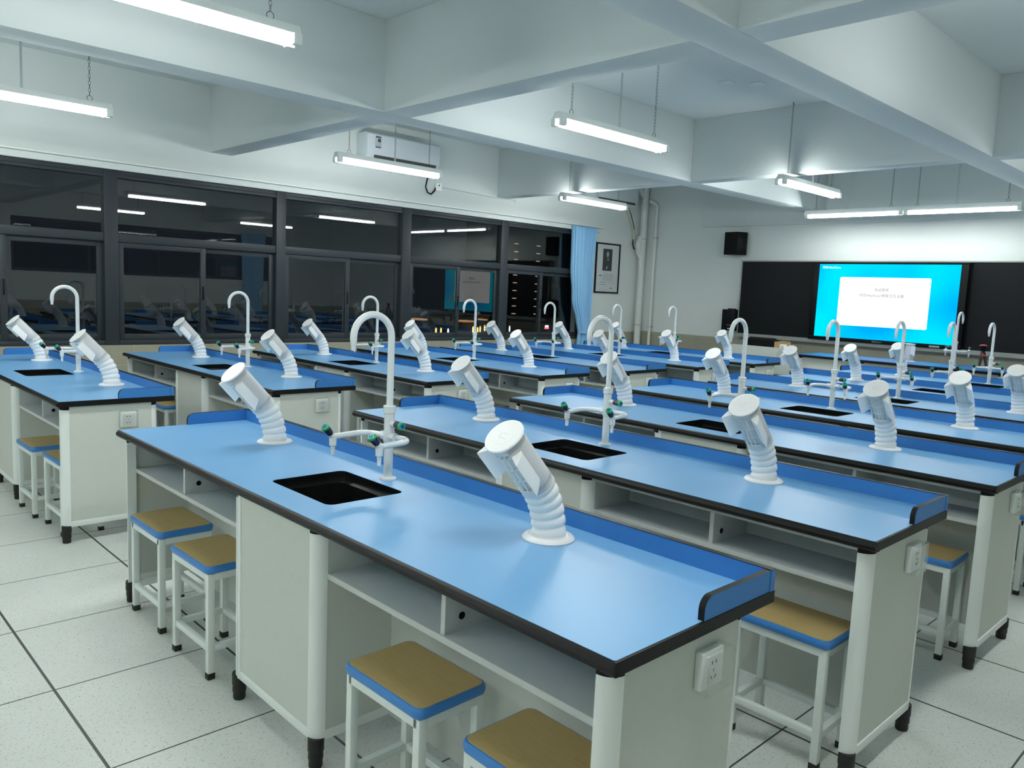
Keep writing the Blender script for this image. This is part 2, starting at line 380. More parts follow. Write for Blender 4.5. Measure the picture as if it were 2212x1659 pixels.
# ------------------------------------------------------------------ fluorescent lights
def make_light(single=False):
    t = thing('ceiling_light', 'x', 'ceiling light')
    L_, h = 1.22, .61
    hs = MB()
    prof = [(-.049, .015), (.049, .015), (.026, .062), (-.026, .062)] if not single else [(-.028, .010), (.028, .010), (.022, .062), (-.022, .062)]
    hs.prism(prof, lambda u, v, tt: (u, tt, v), -h, h)
    hs.build('housing', 'fixture', t, bevel=.003)
    for sgn in ((-1, 1) if not single else (0,)):
        MB().cyl((sgn * .036, -h + .045, -.012), (sgn * .036, h - .045, -.012), .0155, 12).build('tube', 'tube', t)
    for sgn in (-1, 1):
        for xx in ((-.036, .036) if not single else (0,)):
            MB().box(xx - .018, xx + .018, min(sgn * (h - .045), sgn * h), max(sgn * (h - .045), sgn * h), -.032, .020).build('lamp_holder', 'fixture', t, bevel=.004)
    for sgn in (-1, 1):
        c = MB(); y = sgn * .47; z = .062
        c.torus((0, y, z + .018), (1, 0, 0), .018, .0022, 14, 6)
        z = .062 + .036; i = 0
        while z < .735:
            c.torus((0, y, z + .013), (1, 0, 0) if i % 2 else (0, 1, 0), .0075, .0016, 8, 4, e=(0, 0, 1), stretch=1.9); z += .0245; i += 1
        c.tube([(0, y, .745), (0, y, .725), (.006, y, .714), (.014, y, .720)], .0025, 6)
        c.build('hanging_chain', 'chain', t)
    MB().cyl((0, .05, .06), (0, .05, .745), .0075, 8).build('power_cord', 'cord', t)
    return t
LZ = 2.615
lights = [  # x, y, rotation, label
    (-3.78, 4.56, 0, 'lit double tube light over the middle of the room, below the two small ceiling plates'),
    (-3.62, 1.34, 0, 'largest lit tube light, cut by the top edge of the photo'),
    (-6.31, 1.32, 0, 'lit tube light by the windows, cut by the left edge of the photo'),
    (-6.58, 4.56, 0, 'lit tube light hanging in front of the white wall air conditioner with the sticker'),
    (-6.63, 7.68, 0, 'lit tube light above the pale blue curtain and the framed portrait'),
    (-3.80, 7.66, 0, 'short looking lit tube light hanging just above the row over the display'),
    (-4.37, 9.97, PI / 2, 'lit tube light over the blackboard, left of the end to end pair'),
    (-3.13, 9.97, PI / 2, 'lit tube light over the blackboard, right of the end to end pair'),
    (-0.65, 1.34, 0, 'lit tube light over the right aisle beside the nearest bench'),
    (-0.65, 4.72, 0, 'lit tube light over the right aisle, seen mirrored in the window by the left edge'),
    (-0.65, 7.70, 0, 'lit tube light over the right aisle, seen mirrored in two window bays'),
    (-3.78, -1.60, 0, 'lit tube light in the back of the room behind the nearest bench'),
    (-6.40, -1.60, 0, 'lit tube light in the back of the room beside the windows'),
    (-0.65, -1.60, 0, 'lit tube light at the back of the room over the right aisle')]
proto_l = make_light()
board_l = make_light(True)
MB().prism([(-.040, .030), (.055, .030), (.055, -.030), (.052, -.030), (.052, .026), (-.040, .026)], lambda u, v, s: (u, s, v), -.60, .60).build('reflector', 'fixture', board_l)
board_used = False
for i, (x, y, rz, lab) in enumerate(lights):
    if rz: t = board_l if not board_used else copy_tree(board_l); board_used = True
    else: t = proto_l if i == 0 else copy_tree(proto_l)
    t.location = (x, y, LZ); t.rotation_euler = (0, 0, rz); t['label'] = lab; t['group'] = 'hanging fluorescent lights'

# ------------------------------------------------------------------ lab benches
HX, HD, HT = 1.40, 0.60, 0.78
def make_bench():
    t = thing('lab_bench', 'x', 'lab bench')
    zt = HT; zb = HT - .028
    sx0, sx1, sy0, sy1 = -.215, .172, .122, .412      # sink cut-out
    # worktop with a rounded sink cut-out: outer ring and hole filled as one face
    bm = bmesh.new()
    def loop(pts, z): return [bm.verts.new((x, y, z)) for x, y in pts]
    outer = rrect(-HX + .006, HX - .006, .008, HD, .004, 1); inner = rrect(sx0, sx1, sy0, sy1, .028, 5)
    def ring_face(z):
        a = loop(outer, z); b = loop(inner, z)
        es = [bm.edges.new((a[i], a[(i + 1) % len(a)])) for i in range(len(a))] + [bm.edges.new((b[i], b[(i + 1) % len(b)])) for i in range(len(b))]
        bmesh.ops.triangle_fill(bm, use_beauty=True, use_dissolve=True, edges=es); return a, b
    a1, b1 = ring_face(zt); a0, b0 = ring_face(zb)
    for p, q in ((a1, a0), (b1, b0)):
        for i in range(len(p)): bm.faces.new((p[i], p[(i + 1) % len(p)], q[(i + 1) % len(q)], q[i]))
    bmesh.ops.recalc_face_normals(bm, faces=bm.faces)
    me = bpy.data.meshes.new('worktop'); bm.to_mesh(me); bm.free(); me.materials.append(M['blue'])
    o = bpy.data.objects.new('worktop', me); C.objects.link(o); o.parent = t
    # black bullnose: front, both ends
    e = MB(); pr = [(0.010, zt - .0005), (.004, zt - .002), (-.004, zt - .008), (-.007, zt - .016), (-.004, zt - .025), (.004, zt - .031), (.030, zt - .033), (.030, zb), (.010, zb)]
    e.prism(pr, lambda u, v, s: (s, u, v), -HX, HX)
    for sg in (-1, 1):
        e.box(min(sg * HX, sg * (HX - .007)), max(sg * HX, sg * (HX - .007)), .003, HD, zt - .030, zt - .0008)
    e.box(-HX, HX, HD - .001, HD + .004, zt - .030, zt - .001)
    e.build('edge_banding', 'black_edge', t)
    # splash guards
    b = MB(); b.box(-HX, HX, HD - .018, HD, zt, zt + .052, 0); b.box(-HX, HX, HD - .019, HD + .001, zt + .052, zt + .0535, 1)
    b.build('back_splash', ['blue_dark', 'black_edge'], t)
    for sg in (-1, 1):
        pts = [(HD - .019, zt), (HD - .019, zt + .052)] + [(.332 - .030 * math.sin(a), zt + .022 + .030 * math.cos(a)) for a in [PI / 2 * i / 6 for i in range(7)]] + [(.302, zt)]
        xa, xb = sorted((sg * (HX - .002), sg * (HX - .018)))
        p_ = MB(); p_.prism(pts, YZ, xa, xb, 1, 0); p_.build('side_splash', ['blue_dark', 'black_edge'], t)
    # sink
    s_ = MB(); rim = rrect(sx0 + .0015, sx1 - .0015, sy0 + .0015, sy1 - .0015, .027, 5); inn = rrect(sx0 + .022, sx1 - .022, sy0 + .022, sy1 - .022, .04, 5); bot = rrect(sx0 + .04, sx1 - .04, sy0 + .04, sy1 - .04, .05, 5)
    rings = [(rim, zt - .001), (rim, zt - .030), (rim, zt - .034), (inn, zt - .036), (inn, zt - .05), (bot, zt - .25)]
    n = len(rim); vs = [(x, y, z) for r_, z in rings for x, y in r_]; fs = []
    for i in range(len(rings) - 1):
        for j in range(n): fs.append((i * n + j, i * n + (j + 1) % n, (i + 1) * n + (j + 1) % n, (i + 1) * n + j))
    fs.append(tuple((len(rings) - 1) * n + j for j in range(n))); s_.add(vs, fs)
    so = s_.build('sink', 'sinkblack', t, angle=50)
    MB().lathe([(.001, .004), (.02, .004), (.024, .0)], 16, o=(-.02, .27, zt - .25)).build('sink_strainer', 'black', so)
    # posts: rounded white columns with black caps and stepped feet
    def post(x, y, sxg, name='post'):
        w = .0205
        poly = rrect(x - w, x + w, y - w * .93, y + w * .93, .006, 2)
        # round the outer front corner
        pts = []
        fx = sxg
        for i in range(9):
            a = PI / 2 * i / 8
            pts.append((x + fx * (-w + 2 * w * math.sin(a)), y + w * .93 - 2 * w * .93 * math.cos(a)))
        pts = [(x - fx * w, y + w * .93)] + pts
        if fx < 0: pts = pts[::-1]
        p_ = MB(); p_.prism(pts, XY, .095, zb - .022); return p_, pts
    def add_post(x, y, sxg, flip=False):
        p_, pts = post(x, y, sxg)
        if flip: p_.v = [(a, 2 * y - b, c) for a, b, c in p_.v]; pts = [(a, 2 * y - b) for a, b in pts]
        po = p_.build('post', 'alu', t, angle=50)
        cp = MB(); cp.prism(pts, XY, zb - .022, zb - .003); cp.build('cap', 'black', po, angle=50)
        ft = MB(); ft.lathe([(.0245, .095), (.025, .055), (.0225, .052), (.0235, .030), (.0210, .026), (.0215, .006), (.0195, .0)][::-1], 16, o=(x, y, 0)); ft.build('foot', 'rubber', po, angle=40)
    for sg in (-1, 1):
        add_post(sg * 1.3605, .039, sg); add_post(sg * 1.3605, .500, sg, True); add_post(sg * .262, .039, sg)
    # end panels with their bottom rails
    for sg in (-1, 1):
        xa, xb = sorted((sg * 1.378, sg * 1.362))
        MB().box(xa, xb, .057, .482, .118, zb - .001).build('end_panel', 'panel', t)
        xa, xb = sorted((sg * 1.382, sg * 1.360))
        MB().box(xa, xb, .057, .482, .088, .118).build('end_rail', 'alu', t, bevel=.002)
    # sink cabinet
    MB().box(-.242, -.220, .020, .040, .088, zb - .002).build('cabinet_stile', 'alu', t, bevel=.003)
    MB().box(-.220, .242, .024, .038, .118, zb - .001).build('cabinet_front', 'panel', t)
    MB().box(-.220, .242, .021, .044, .088, .118).build('cabinet_rail', 'alu', t, bevel=.002)
    for sg in (-1, 1):
        xa, xb = sorted((sg * .281, sg * .266))
        MB().box(xa, xb, .058, .292, .118, zb - .02).build('cabinet_side', 'panel', t)
        xa, xb = sorted((sg * .282, sg * .264))
        MB().box(xa, xb, .058, .292, .088, .118).build('cabinet_side_rail', 'alu', t)
    # the two open bays: back panel, shelf, divider, top rail
    for sg in (-1, 1):
        xa, xb = sorted((sg * .281, sg * 1.362))
        MB().box(xa, xb, .293, .308, .085, zb - .001).build('bay_back', 'panel', t)
        MB().box(xa, xb, .058, .293, .592, .610).build('shelf', 'shelf', t, bevel=.0015)
        d = MB().box(sg * .815 - .008, sg * .815 + .008, .064, .293, .610, zb - .004).build('divider', 'shelf', t)
        MB().cyl((sg * .815 + .0075, .118, .648), (sg * .815 + .0095, .118, .648), .010, 12).build('cable_hole', 'black', d)
        xr0, xr1 = sorted((sg * .284, sg * 1.339))
        MB().box(xr0, xr1, .034, .052, zb - .020, zb - .001).build('top_rail', 'shelf', t)
    # mains socket with a clear flip cover on the right-hand end
    xe = 1.378; yc, zc = .352, .660
    so = MB().box(xe, xe + .020, yc - .043, yc + .043, zc - .043, zc + .043).build('socket', 'plastic', t, bevel=.004)
    MB().box(xe + .020, xe + .023, yc - .030, yc + .034, zc - .034, zc + .034).build('socket_plate', 'plastic', so, bevel=.001)
    h = MB(); xs_ = xe + .0232
    for dy in (-.009, .006): h.box(xs_, xs_ + .0006, yc + dy - .0016, yc + dy + .0016, zc + .013, zc + .021)
    h.box(xs_, xs_ + .0006, yc - .0025, yc - .0005, zc - .006, zc + .002)
    for dy, r_ in ((-.009, .6), (.006, -.6)):
        h.obox((xs_, yc + dy, zc - .017), (.0006, 0, 0), (0, .0015 * math.cos(r_), .0015 * math.sin(r_)), (0, -.0045 * math.sin(r_), .0045 * math.cos(r_)))
    h.build('socket_holes', 'ink', so)
    cv = MB(); y0, y1, z0, z1 = yc - .046, yc + .046, zc - .047, zc + .050; d0, d1 = xe + .001, xe + .040
    cv.box(d1 - .002, d1, y0, y1, z0, z1); cv.box(d0, d1 - .002, y0, y0 + .002, z0, z1); cv.box(d0, d1 - .002, y1 - .002, y1, z0, z1); cv.box(d0, d1 - .002, y0 + .002, y1 - .002, z1 - .002, z1); cv.box(d0 + .014, d1 - .002, y0 + .002, y1 - .002, z0, z0 + .002)
    cv.build('socket_cover', 'cover', so)
    return t
BENCH_A = [(-6.00, 1.125), (-5.975, 2.328), (-5.945, 3.520), (-5.925, 4.700), (-5.910, 5.830), (-5.885, 6.950), (-5.87, 8.050)]
BENCH_B = [(-2.26, 1.127), (-2.26, 2.333), (-2.262, 3.515), (-2.262, 4.690), (-2.265, 5.845), (-2.262, 6.985), (-2.262, 8.110)]
ORD = ['nearest', 'second', 'third', 'fourth', 'fifth', 'sixth', 'frontmost']
def bench_phrase(col, i):
    colname = 'window-side column' if col == 'A' else 'aisle-side column'
    return '%s bench of the %s' % (ORD[i], colname)
benches = []
pb = make_bench()
for col, lst in (('A', BENCH_A), ('B', BENCH_B)):
    for i, (x, y) in enumerate(lst):
        t = pb if not benches else copy_tree(pb)
        t.location = (x, y, 0); benches.append((col, i, t))
        if col == 'A':
            pre = ['blue-topped lab bench cut by the left edge, nearest of the window-side column', 'blue-topped lab bench, second from the camera in the column along the windows', 'blue-topped lab bench, third from the camera in the column along the windows', 'blue-topped lab bench, fourth from the camera in the column along the windows', 'blue-topped lab bench, third from the front of the column along the windows', 'blue-topped lab bench, last but one before the front in the column along the windows', 'frontmost blue-topped lab bench of the window column, next to the grey console'][i]
        else:
            pre = ['large blue-topped lab bench filling the foreground, with four stools under it', 'blue-topped lab bench directly behind the foreground one, its right end in view', 'blue-topped lab bench, third back in the right column, its right end cut by the frame', 'blue-topped lab bench, fourth from the camera in the right column below the display', 'blue-topped lab bench, fifth from the camera in the right column below the display', 'blue-topped lab bench, second from the front in the right column', 'frontmost blue-topped lab bench of the right column, just before the teacher desk'][i]
        t['label'] = pre; t['group'] = 'student lab benches'

# ------------------------------------------------------------------ fume extractors (corrugated arm, cylindrical inlet with two wings, flat lid)
def make_hood(bend=42, ln=.178):
    t = thing('fume_extractor', 'x', 'fume extractor')
    MB().lathe([(.074, 0.0), (.0745, .003), (.070, .008), (.058, .012), (.056, .009), (.050, .009), (.049, .014), (.044, .014)], 28).build('flange', 'plastic', t, angle=40)
    # arc of the arm in the yz plane, bending to -y by 42 degrees
    A = math.radians(bend); R = ln / A
    def cpt(s):
        a = s / R; return Vector((0, -R * (1 - math.cos(a)), R * math.sin(a) + .006)), Vector((0, -math.sin(a), math.cos(a)))
    nr = max(1, round(ln / .0275)); vs = []; fs = []; n = 28; steps = nr * 6
    for i in range(steps + 1):
        s = ln * i / steps; p, ax = cpt(s); ph = (i % 6) / 6.0
        rad = .0428 + .0062 * abs(math.sin(PI * ph)) ** .6 + .0008 * i / steps
        e1 = Vector((1, 0, 0)); e2 = ax.cross(e1)
        for k in range(n):
            th = 2 * PI * k / n; off = .0075 * math.cos(th + .6) * min(1, i / 6, (steps - i) / 6)      # slight helix lean
            vs.append(p + ax * off + rad * (math.cos(th) * e1 + math.sin(th) * e2))
    for i in range(steps):
        for k in range(n): fs.append((i * n + k, i * n + (k + 1) % n, (i + 1) * n + (k + 1) % n, (i + 1) * n + k))
    MB().add(vs, fs).build('corrugated_arm', 'plastic', t, angle=70)
    p0, ax = cpt(ln); X = Vector((1, 0, 0)); V = ax.cross(X) * -1.0    # V: underside direction
    if V.z > 0: V = -V
    r = .0485; hgt = .182
    def loc(x, v, s): return p0 + X * x + V * v + ax * s
    # cylinder, with the front under the wings left as a cage
    th0 = math.radians(42); cy = MB(); seg = 30; pin = []; pout = []
    for i in range(seg + 1):
        a = th0 + (2 * PI - 2 * th0) * i / seg; pout.append((r * math.sin(a), r * math.cos(a))); pin.append(((r - .003) * math.sin(a), (r - .003) * math.cos(a)))
    cy.prism(pout + pin[::-1], loc, .004, hgt)
    cy.lathe([(r - .004, -.010), (r + .0005, -.008), (r + .0005, .016), (r - .004, .016)], 30, o=p0, ax=ax, close=True)
    cy.lathe([(r - .004, hgt - .022), (r, hgt - .022), (r, hgt), (r - .004, hgt)], 30, o=p0, ax=ax, close=True)
    cyo = cy.build('inlet', 'plastic', t, angle=40)
    cg = MB()
    for i in range(5):
        a = -th0 + 2 * th0 * i / 4
        cg.tube([loc((r - .004) * math.sin(a), (r - .004) * math.cos(a), .012), loc((r - .004) * math.sin(a), (r - .004) * math.cos(a), hgt - .02)], .0030, 6)
    for s in (.055, .100, .145):
        cg.tube([loc((r - .004) * math.sin(a), (r - .004) * math.cos(a), s) for a in [-th0 + 2 * th0 * i / 8 for i in range(9)]], .0028, 6)
    cg.build('grille', 'plastic', cyo)
    li = MB(); li.lathe([(r - .010, .0), (r - .010, hgt - .02)], 24, o=p0, ax=ax); li.build('inner_sleeve', 'cage', cyo)
    # wings
    for sg in (-1, 1):
        aa = math.radians(80); a_in = math.radians(44)
        tip = (.072, .058)
        back = [(r * math.sin(aa), r * math.cos(aa)), (.0575, .014), (.0645, .030), (.0690, .045), tip]
        inner = [(r * math.sin(a_in), r * math.cos(a_in))]
        arcp = [(r * math.sin(a), r * math.cos(a)) for a in [a_in + (aa - a_in) * i / 6 for i in range(1, 6)]]
        poly = [(sg * x, v) for x, v in back + inner + arcp]
        w = MB(); s0, s1 = hgt - (.125 if sg < 0 else .150), hgt - (.018 if sg < 0 else .030)
        nn = len(poly); top = [loc(x, v, s1) for x, v in poly]
        lower = []
        for x, v in poly:
            q = (math.hypot(x, v) - r) / .044; lower.append(loc(x, v, s0 + .020 * (1 - q) * (1 if q > .02 else 1)))
        w.add(lower + top, [(i, (i + 1) % nn, nn + (i + 1) % nn, nn + i) for i in range(nn)] + [tuple(reversed(range(nn))), tuple(nn + i for i in range(nn))])
        w.build('wing', 'plastic', t, angle=30)
    ld = MB(); ld.lathe([(.001, hgt + .0065), (.030, hgt + .0065), (.031, hgt + .0060), (.048, hgt + .0060), (.0490, hgt + .0066), (.0555, hgt + .0062), (.0570, hgt + .004), (.0570, hgt + .001), (.048, hgt - .004), (.001, hgt - .004)][::-1], 36, o=p0, ax=ax)
    lo = ld.build('lid', 'plastic', t, angle=25)
    em = MB(); c = p0 + ax * (hgt + .0068); U = X.cross(ax)
    em.obox(c + U * .008, X * .014, U * .0006, ax * .0004); em.obox(c - U * .008, X * .014, U * .0006, ax * .0004); em.obox(c - X * .0134, X * .0006, U * .0074, ax * .0004)
    em.build('embossed_mark', 'cage', lo)
    return t
ph = make_hood(); hoods = []
def place_hood(x, y, z, rz, label):
    t = ph if not hoods else copy_tree(ph)
    t.location = (x, y, z); t.rotation_euler = (0, 0, rz); t['label'] = label; t['group'] = 'white fume extractor arms'; hoods.append(t); return t
dev = {('A', 0): (-.005, 0), ('A', 1): (-.02, .0), ('A', 2): (.0, .0)}
def hood_label(col, i, side):
    return 'white corrugated fume extractor at the %s end of the %s' % (side, bench_phrase(col, i))
for col, i, b in benches:
    bx, by = b.location.x, b.location.y
    for side, dx in (('left', -.815), ('right', .797)):
        if (col, i, side) in (('B', 5, 'right'), ('B', 6, 'right')): continue      # outside the frame
        if col == 'A' and i == 0 and side == 'left': dx = -.85
        place_hood(bx + dx + random.uniform(-.004, .004), by + .449, HT, random.uniform(-.03, .03), hood_label(col, i, side))

# ------------------------------------------------------------------ laboratory taps
def make_tap():
    t = thing('lab_faucet', 'x', 'faucet')
    MB().lathe([(.031, 0), (.031, .004), (.026, .008), (.016, .009)], 24).cyl((0, 0, .006), (0, 0, .215), .0165, 18).build('pillar', 'white_enamel', t)
    bdy = MB(); bdy.lathe([(.0165, .13), (.021, .14), (.021, .168), (.0185, .175), (.0185, .236), (.0225, .238), (.0225, .262), (.019, .264)], 20)
    for sg in (-1, 1): bdy.cyl((sg * .014, 0, .153), (sg * .040, 0, .153), .0165, 6)
    bdy.cyl((.012, 0, .200), (.040, 0, .200), .011, 12)
    bdy.build('valve_body', 'white_enamel', t)
    R = .077; z0 = .505
    pts = [(0, 0, .25), (0, 0, .4), (0, 0, z0)] + [Vector((0, -R + R * math.cos(a), z0 + R * math.sin(a))) for a in [PI * i / 18 for i in range(1, 19)]] + [(0, -2 * R, z0 - .006), (0, -2 * R, z0 - .010)]
    MB().tube(pts, .0122, 14).tube([(0, -2 * R, z0 - .006), (0, -2 * R, z0 - .026), (0, -2 * R, z0 - .028), (0, -2 * R, z0 - .045)], [.0122, .0098, .0088, .0075], 14).build('gooseneck', 'white_enamel', t, angle=50)
    def knob(o, d, parent):
        d = Vector(d).normalized(); o = Vector(o)
        k_ = MB(); n = 20; prof = [(.0105, 0), (.0120, .004), (.0138, .022), (.0138, .032)]
        e1 = d.orthogonal().normalized(); e2 = d.cross(e1); vs = []; fs = []
        for r_, z in prof:
            for j in range(n):
                rr = r_ * (1 if j % 2 else .94); a = 2 * PI * j / n; vs.append(o + d * z + rr * (math.cos(a) * e1 + math.sin(a) * e2))
        for i in range(len(prof) - 1):
            for j in range(n): fs.append((i * n + j, i * n + (j + 1) % n, (i + 1) * n + (j + 1) % n, (i + 1) * n + j))
        fs.append(tuple(reversed(range(n)))); fs.append(tuple((len(prof) - 1) * n + j for j in range(n))); k_.add(vs, fs)
        ko = k_.build('knob', 'navy', parent, angle=25)
        MB().lathe([(.0140, .032), (.0146, .034), (.0143, .040), (.0118, .0425), (.001, .0425)], 20, o=o, ax=d).build('green_ring', 'green', ko)
        MB().lathe([(.0075, .0420), (.0075, .0440), (.001, .0443)], 16, o=o, ax=d).build('index_cap', 'knobblue', ko)
    knob((.036, 0, .200), (1, 0, 0), t)
    rot = Matrix.Rotation(math.radians(9), 3, 'Z')
    for sg in (-1, 1):
        pts = [(sg * .03, 0, .153), (sg * .066, 0, .153)] + [(sg * (.066 + .05 * math.sin(a)), -.05 + .05 * math.cos(a), .153) for a in [PI / 2 * i / 8 for i in range(1, 9)]] + [(sg * .116, -.125, .153), (sg * .116, -.150, .153)]
        pts = [rot @ Vector(p) for p in pts]; ar = MB().tube(pts, .0105, 12)
        e = rot @ Vector((sg * .116, -.155, .153)); dirn = rot @ Vector((0, -1, 0))
        ar.tube([e + Vector((0, 0, .004)), e + Vector((0, 0, -.030))], [.0135, .0125], 12)
        ar.tube([e + Vector((0, 0, -z)) for z in (.030, .036, .037, .046, .047, .056, .057, .064)], [.0095, .0075, .0085, .007, .008, .0066, .0074, .006], 10)
        kd = (dirn + Vector((0, 0, 1.05))).normalized()
        ar.tube([e, e + kd * .016], [.0125, .0115], 12)
        ao = ar.build('side_arm', 'white_enamel', t, angle=50)
        knob(e + kd * .014, kd, ao)
    return t
pt = make_tap(); taps = []
def place_tap(x, y, z, rz, label):
    t = pt if not taps else copy_tree(pt)
    t.location = (x, y, z); t.rotation_euler = (0, 0, rz); t['label'] = label; t['group'] = 'white laboratory taps'; taps.append(t)
for col, i, b in benches:
    dx = .02 if (col, i) == ('A', 0) else (.05 if col == 'A' and i < 3 else 0)
    place_tap(b.location.x - .012 + (dx if col == 'A' else -.006), b.location.y + .474, HT, random.uniform(-.02, .02), 'white gooseneck tap by the sink of the ' + bench_phrase(col, i))

# ------------------------------------------------------------------ stools
def make_stool():
    t = thing('stool', 'x', 'stool')
    sx, sy, zt = .172, .118, .43
    st = MB(); pl = rrect(-sx + .008, sx - .008, -sy + .008, sy - .008, .022, 5); st.prism(pl, XY, zt - .004, zt + .0008); seat = st.build('seat', 'wood', t)
    ed = MB(); secs = [(0.010, zt + .0004), (.004, zt - .001), (.0, zt - .007), (-.001, zt - .016), (.002, zt - .026), (.010, zt - .030)]
    n = 24; vs = []; fs = []
    for off, z in secs:
        rr = rrect(-sx + off, sx - off, -sy + off, sy - off, .028 - off, 5); vs += [(x, y, z) for x, y in rr]; n = len(rr)
    for i in range(len(secs) - 1):
        for j in range(n): fs.append((i * n + j, i * n + (j + 1) % n, (i + 1) * n + (j + 1) % n, (i + 1) * n + j))
    fs.append(tuple((len(secs) - 1) * n + j for j in range(n))); fs.append(tuple(reversed(range(n))))
    ed.add(vs, fs).build('seat_edge', 'seatblue', t, angle=40)
    lx, ly, w = .150, .096, .0125
    fr = MB()
    for s in (-1, 1):
        fr.box(-lx, lx, s * ly - w, s * ly + w, zt - .055, zt - .029); fr.box(s * lx - w, s * lx + w, -ly + w, ly - w, zt - .055, zt - .029)
    fr.build('top_frame', 'steel_white', t)
    for a in (-1, 1):
        for b in (-1, 1):
            l = MB().box(a * lx - w, a * lx + w, b * ly - w, b * ly + w, .022, zt - .03).build('leg', 'steel_white', t, bevel=.002)
            MB().box(a * lx - w - .0015, a * lx + w + .0015, b * ly - w - .0015, b * ly + w + .0015, 0, .024).build('foot_cap', 'rubber', l, bevel=.002)
    for s in (-1, 1):
        MB().box(-lx + w, lx - w, s * ly - w * .85, s * ly + w * .85, .105, .128).build('stretcher', 'steel_white', t, bevel=.0015)
        MB().box(s * lx - w * .85, s * lx + w * .85, -ly + w, ly - w, .105, .128).build('stretcher', 'steel_white', t, bevel=.0015)
    return t
STOOL_D = {  # exact spots where the photo shows them, else the usual four places
    ('B', 0): [(-1.10, .118), (-.61, .110), (.645, .112), (1.135, .118)],
    ('A', 0): [(-1.10, .12), (-.61, .11), (.62, .115), (1.08, .150)],
    ('B', 1): [(-1.10, .12), (-.61, .12), (.64, .14), (1.12, .118)],
}
STOOL_LABEL = {
    ('A', 0, 2): 'stool by the left edge of the photo, left of the two under the bench there',
    ('A', 0, 3): 'stool by the left edge half hidden behind the white corner post of its bench',
    ('A', 1, 0): 'stool glimpsed far left under the second bench along the windows',
    ('A', 1, 1): 'stool glimpsed past the right end of the bench cut by the left edge',
    ('A', 2, 2): 'stool glimpsed in the right bay of the third bench along the windows',
    ('A', 3, 2): 'stool barely seen under the fourth bench along the windows',
    ('B', 0, 0): 'whole stool in the left bay of the foreground bench, left of the pair there',
    ('B', 0, 1): 'stool in the left bay of the foreground bench, partly behind its sink cabinet',
    ('B', 0, 2): 'large stool in the right bay of the foreground bench, its whole square seat in view',
    ('B', 0, 3): 'stool cut by the bottom edge of the photo beside the foreground corner post',
    ('B', 1, 3): 'stool under the second bench seen just past the right end of the foreground bench',
    ('B', 2, 3): 'stool under the third bench seen past the right end of the second bench',
    ('B', 3, 3): 'stool at the right edge of the photo under the fourth bench of the aisle side'}
ps = make_stool(); stools = []
for col, i, b in benches:
    for j in range(4):
        if (col, i, j) not in STOOL_LABEL: continue
        d = STOOL_D.get((col, i), [(-1.08, .12), (-.60, .115), (.62, .12), (1.10, .12)])[j]
        t = ps if not stools else copy_tree(ps)
        t.location = (b.location.x + d[0], b.location.y + d[1], 0); t.rotation_euler = (0, 0, random.uniform(-.02, .02))
        t['label'] = STOOL_LABEL[(col, i, j)]; t['group'] = 'stools under the benches'
        stools.append((col, i, j, t))

# ------------------------------------------------------------------ front of the room
YBD = 10.50
bb = thing('blackboard', 'long black board with grey tray flanking the lit display', 'blackboard', (-4.06, YBD, 0))
for nm, x0, x1 in (('board_panel', -2.08, -.98), ('board_panel', .98, 2.08)):
    MB().box(x0, x1, .0, .03, 1.0, 2.05).build(nm, 'board', bb)
MB().box(-.98, .98, .015, .03, 1.0, 2.05).build('rear_panel', 'board', bb)
MB().box(-2.095, 2.095, -.012, .03, 2.05, 2.068).box(-2.095, -2.08, -.012, .03, 1.0, 2.05).box(2.08, 2.095, -.012, .03, 1.0, 2.05).build('board_frame', 'tray', bb, bevel=.002)
MB().box(-2.095, 2.095, -.06, .03, .955, 1.0).box(-2.095, 2.095, -.063, -.055, 1.0, 1.012).build('chalk_tray', 'tray', bb, bevel=.002)
dp = thing('interactive_display', 'large lit wall display with blue picture and white welcome panel', 'display', (-4.06, YBD, 0))
bz = MB(); y0 = -.085
bz.box(-.955, .955, y0, -.004, 1.005, 1.052); bz.box(-.955, .955, y0, -.004, 2.018, 2.045); bz.box(-.955, -.872, y0, -.004, 1.052, 2.018); bz.box(.872, .955, y0, -.004, 1.052, 2.018)
bz.box(-.872, .872, -.06, -.004, 1.052, 2.018); bz.build('bezel', 'black', dp, bevel=.003)
MB().box(-.872, .872, y0 + .004, -.06, 1.052, 2.018).build('screen', 'screen', dp)
scr = [o for o in dp.children if o.name.startswith('screen')][0]
cd = MB(); cd.prism(rrect(-.578, .552, 1.218, 1.850, .02, 4), XZ, y0 + .0015, y0 + .0035); cd.build('dialog_panel', 'screen_card', scr)
RT = (PI / 2, 0, 0)
text_part('greeting_text', '欢迎使用', .075, .175, (-.03, y0 + .001, 1.690), RT, 'screen_text', scr)
text_part('device_text', '鸿合HiteVision智能交互设备', .07, .56, (-.03, y0 + .001, 1.617), RT, 'screen_text', scr)
text_part('logo_text', '鸿合HiteVision', .07, .245, (-.707, y0 + .002, 1.972), RT, 'screen_logo', scr)
bt = MB(); bt.prism(rrect(-.10, .06, 1.312, 1.345, .008, 3), XZ, y0 + .0008, y0 + .0014); bt.build('button', emis('display_button', (.93, .95, .96), 0.70), scr)
text_part('bezel_logo', '鸿合HiteVision', .03, .125, (-.03, y0 - .0008, 1.026), RT, 'bezel_text', dp)
MB().box(.60, .72, y0 - .002, y0 + .002, 1.014, 1.034).build('port_label', 'bezel_text', dp)

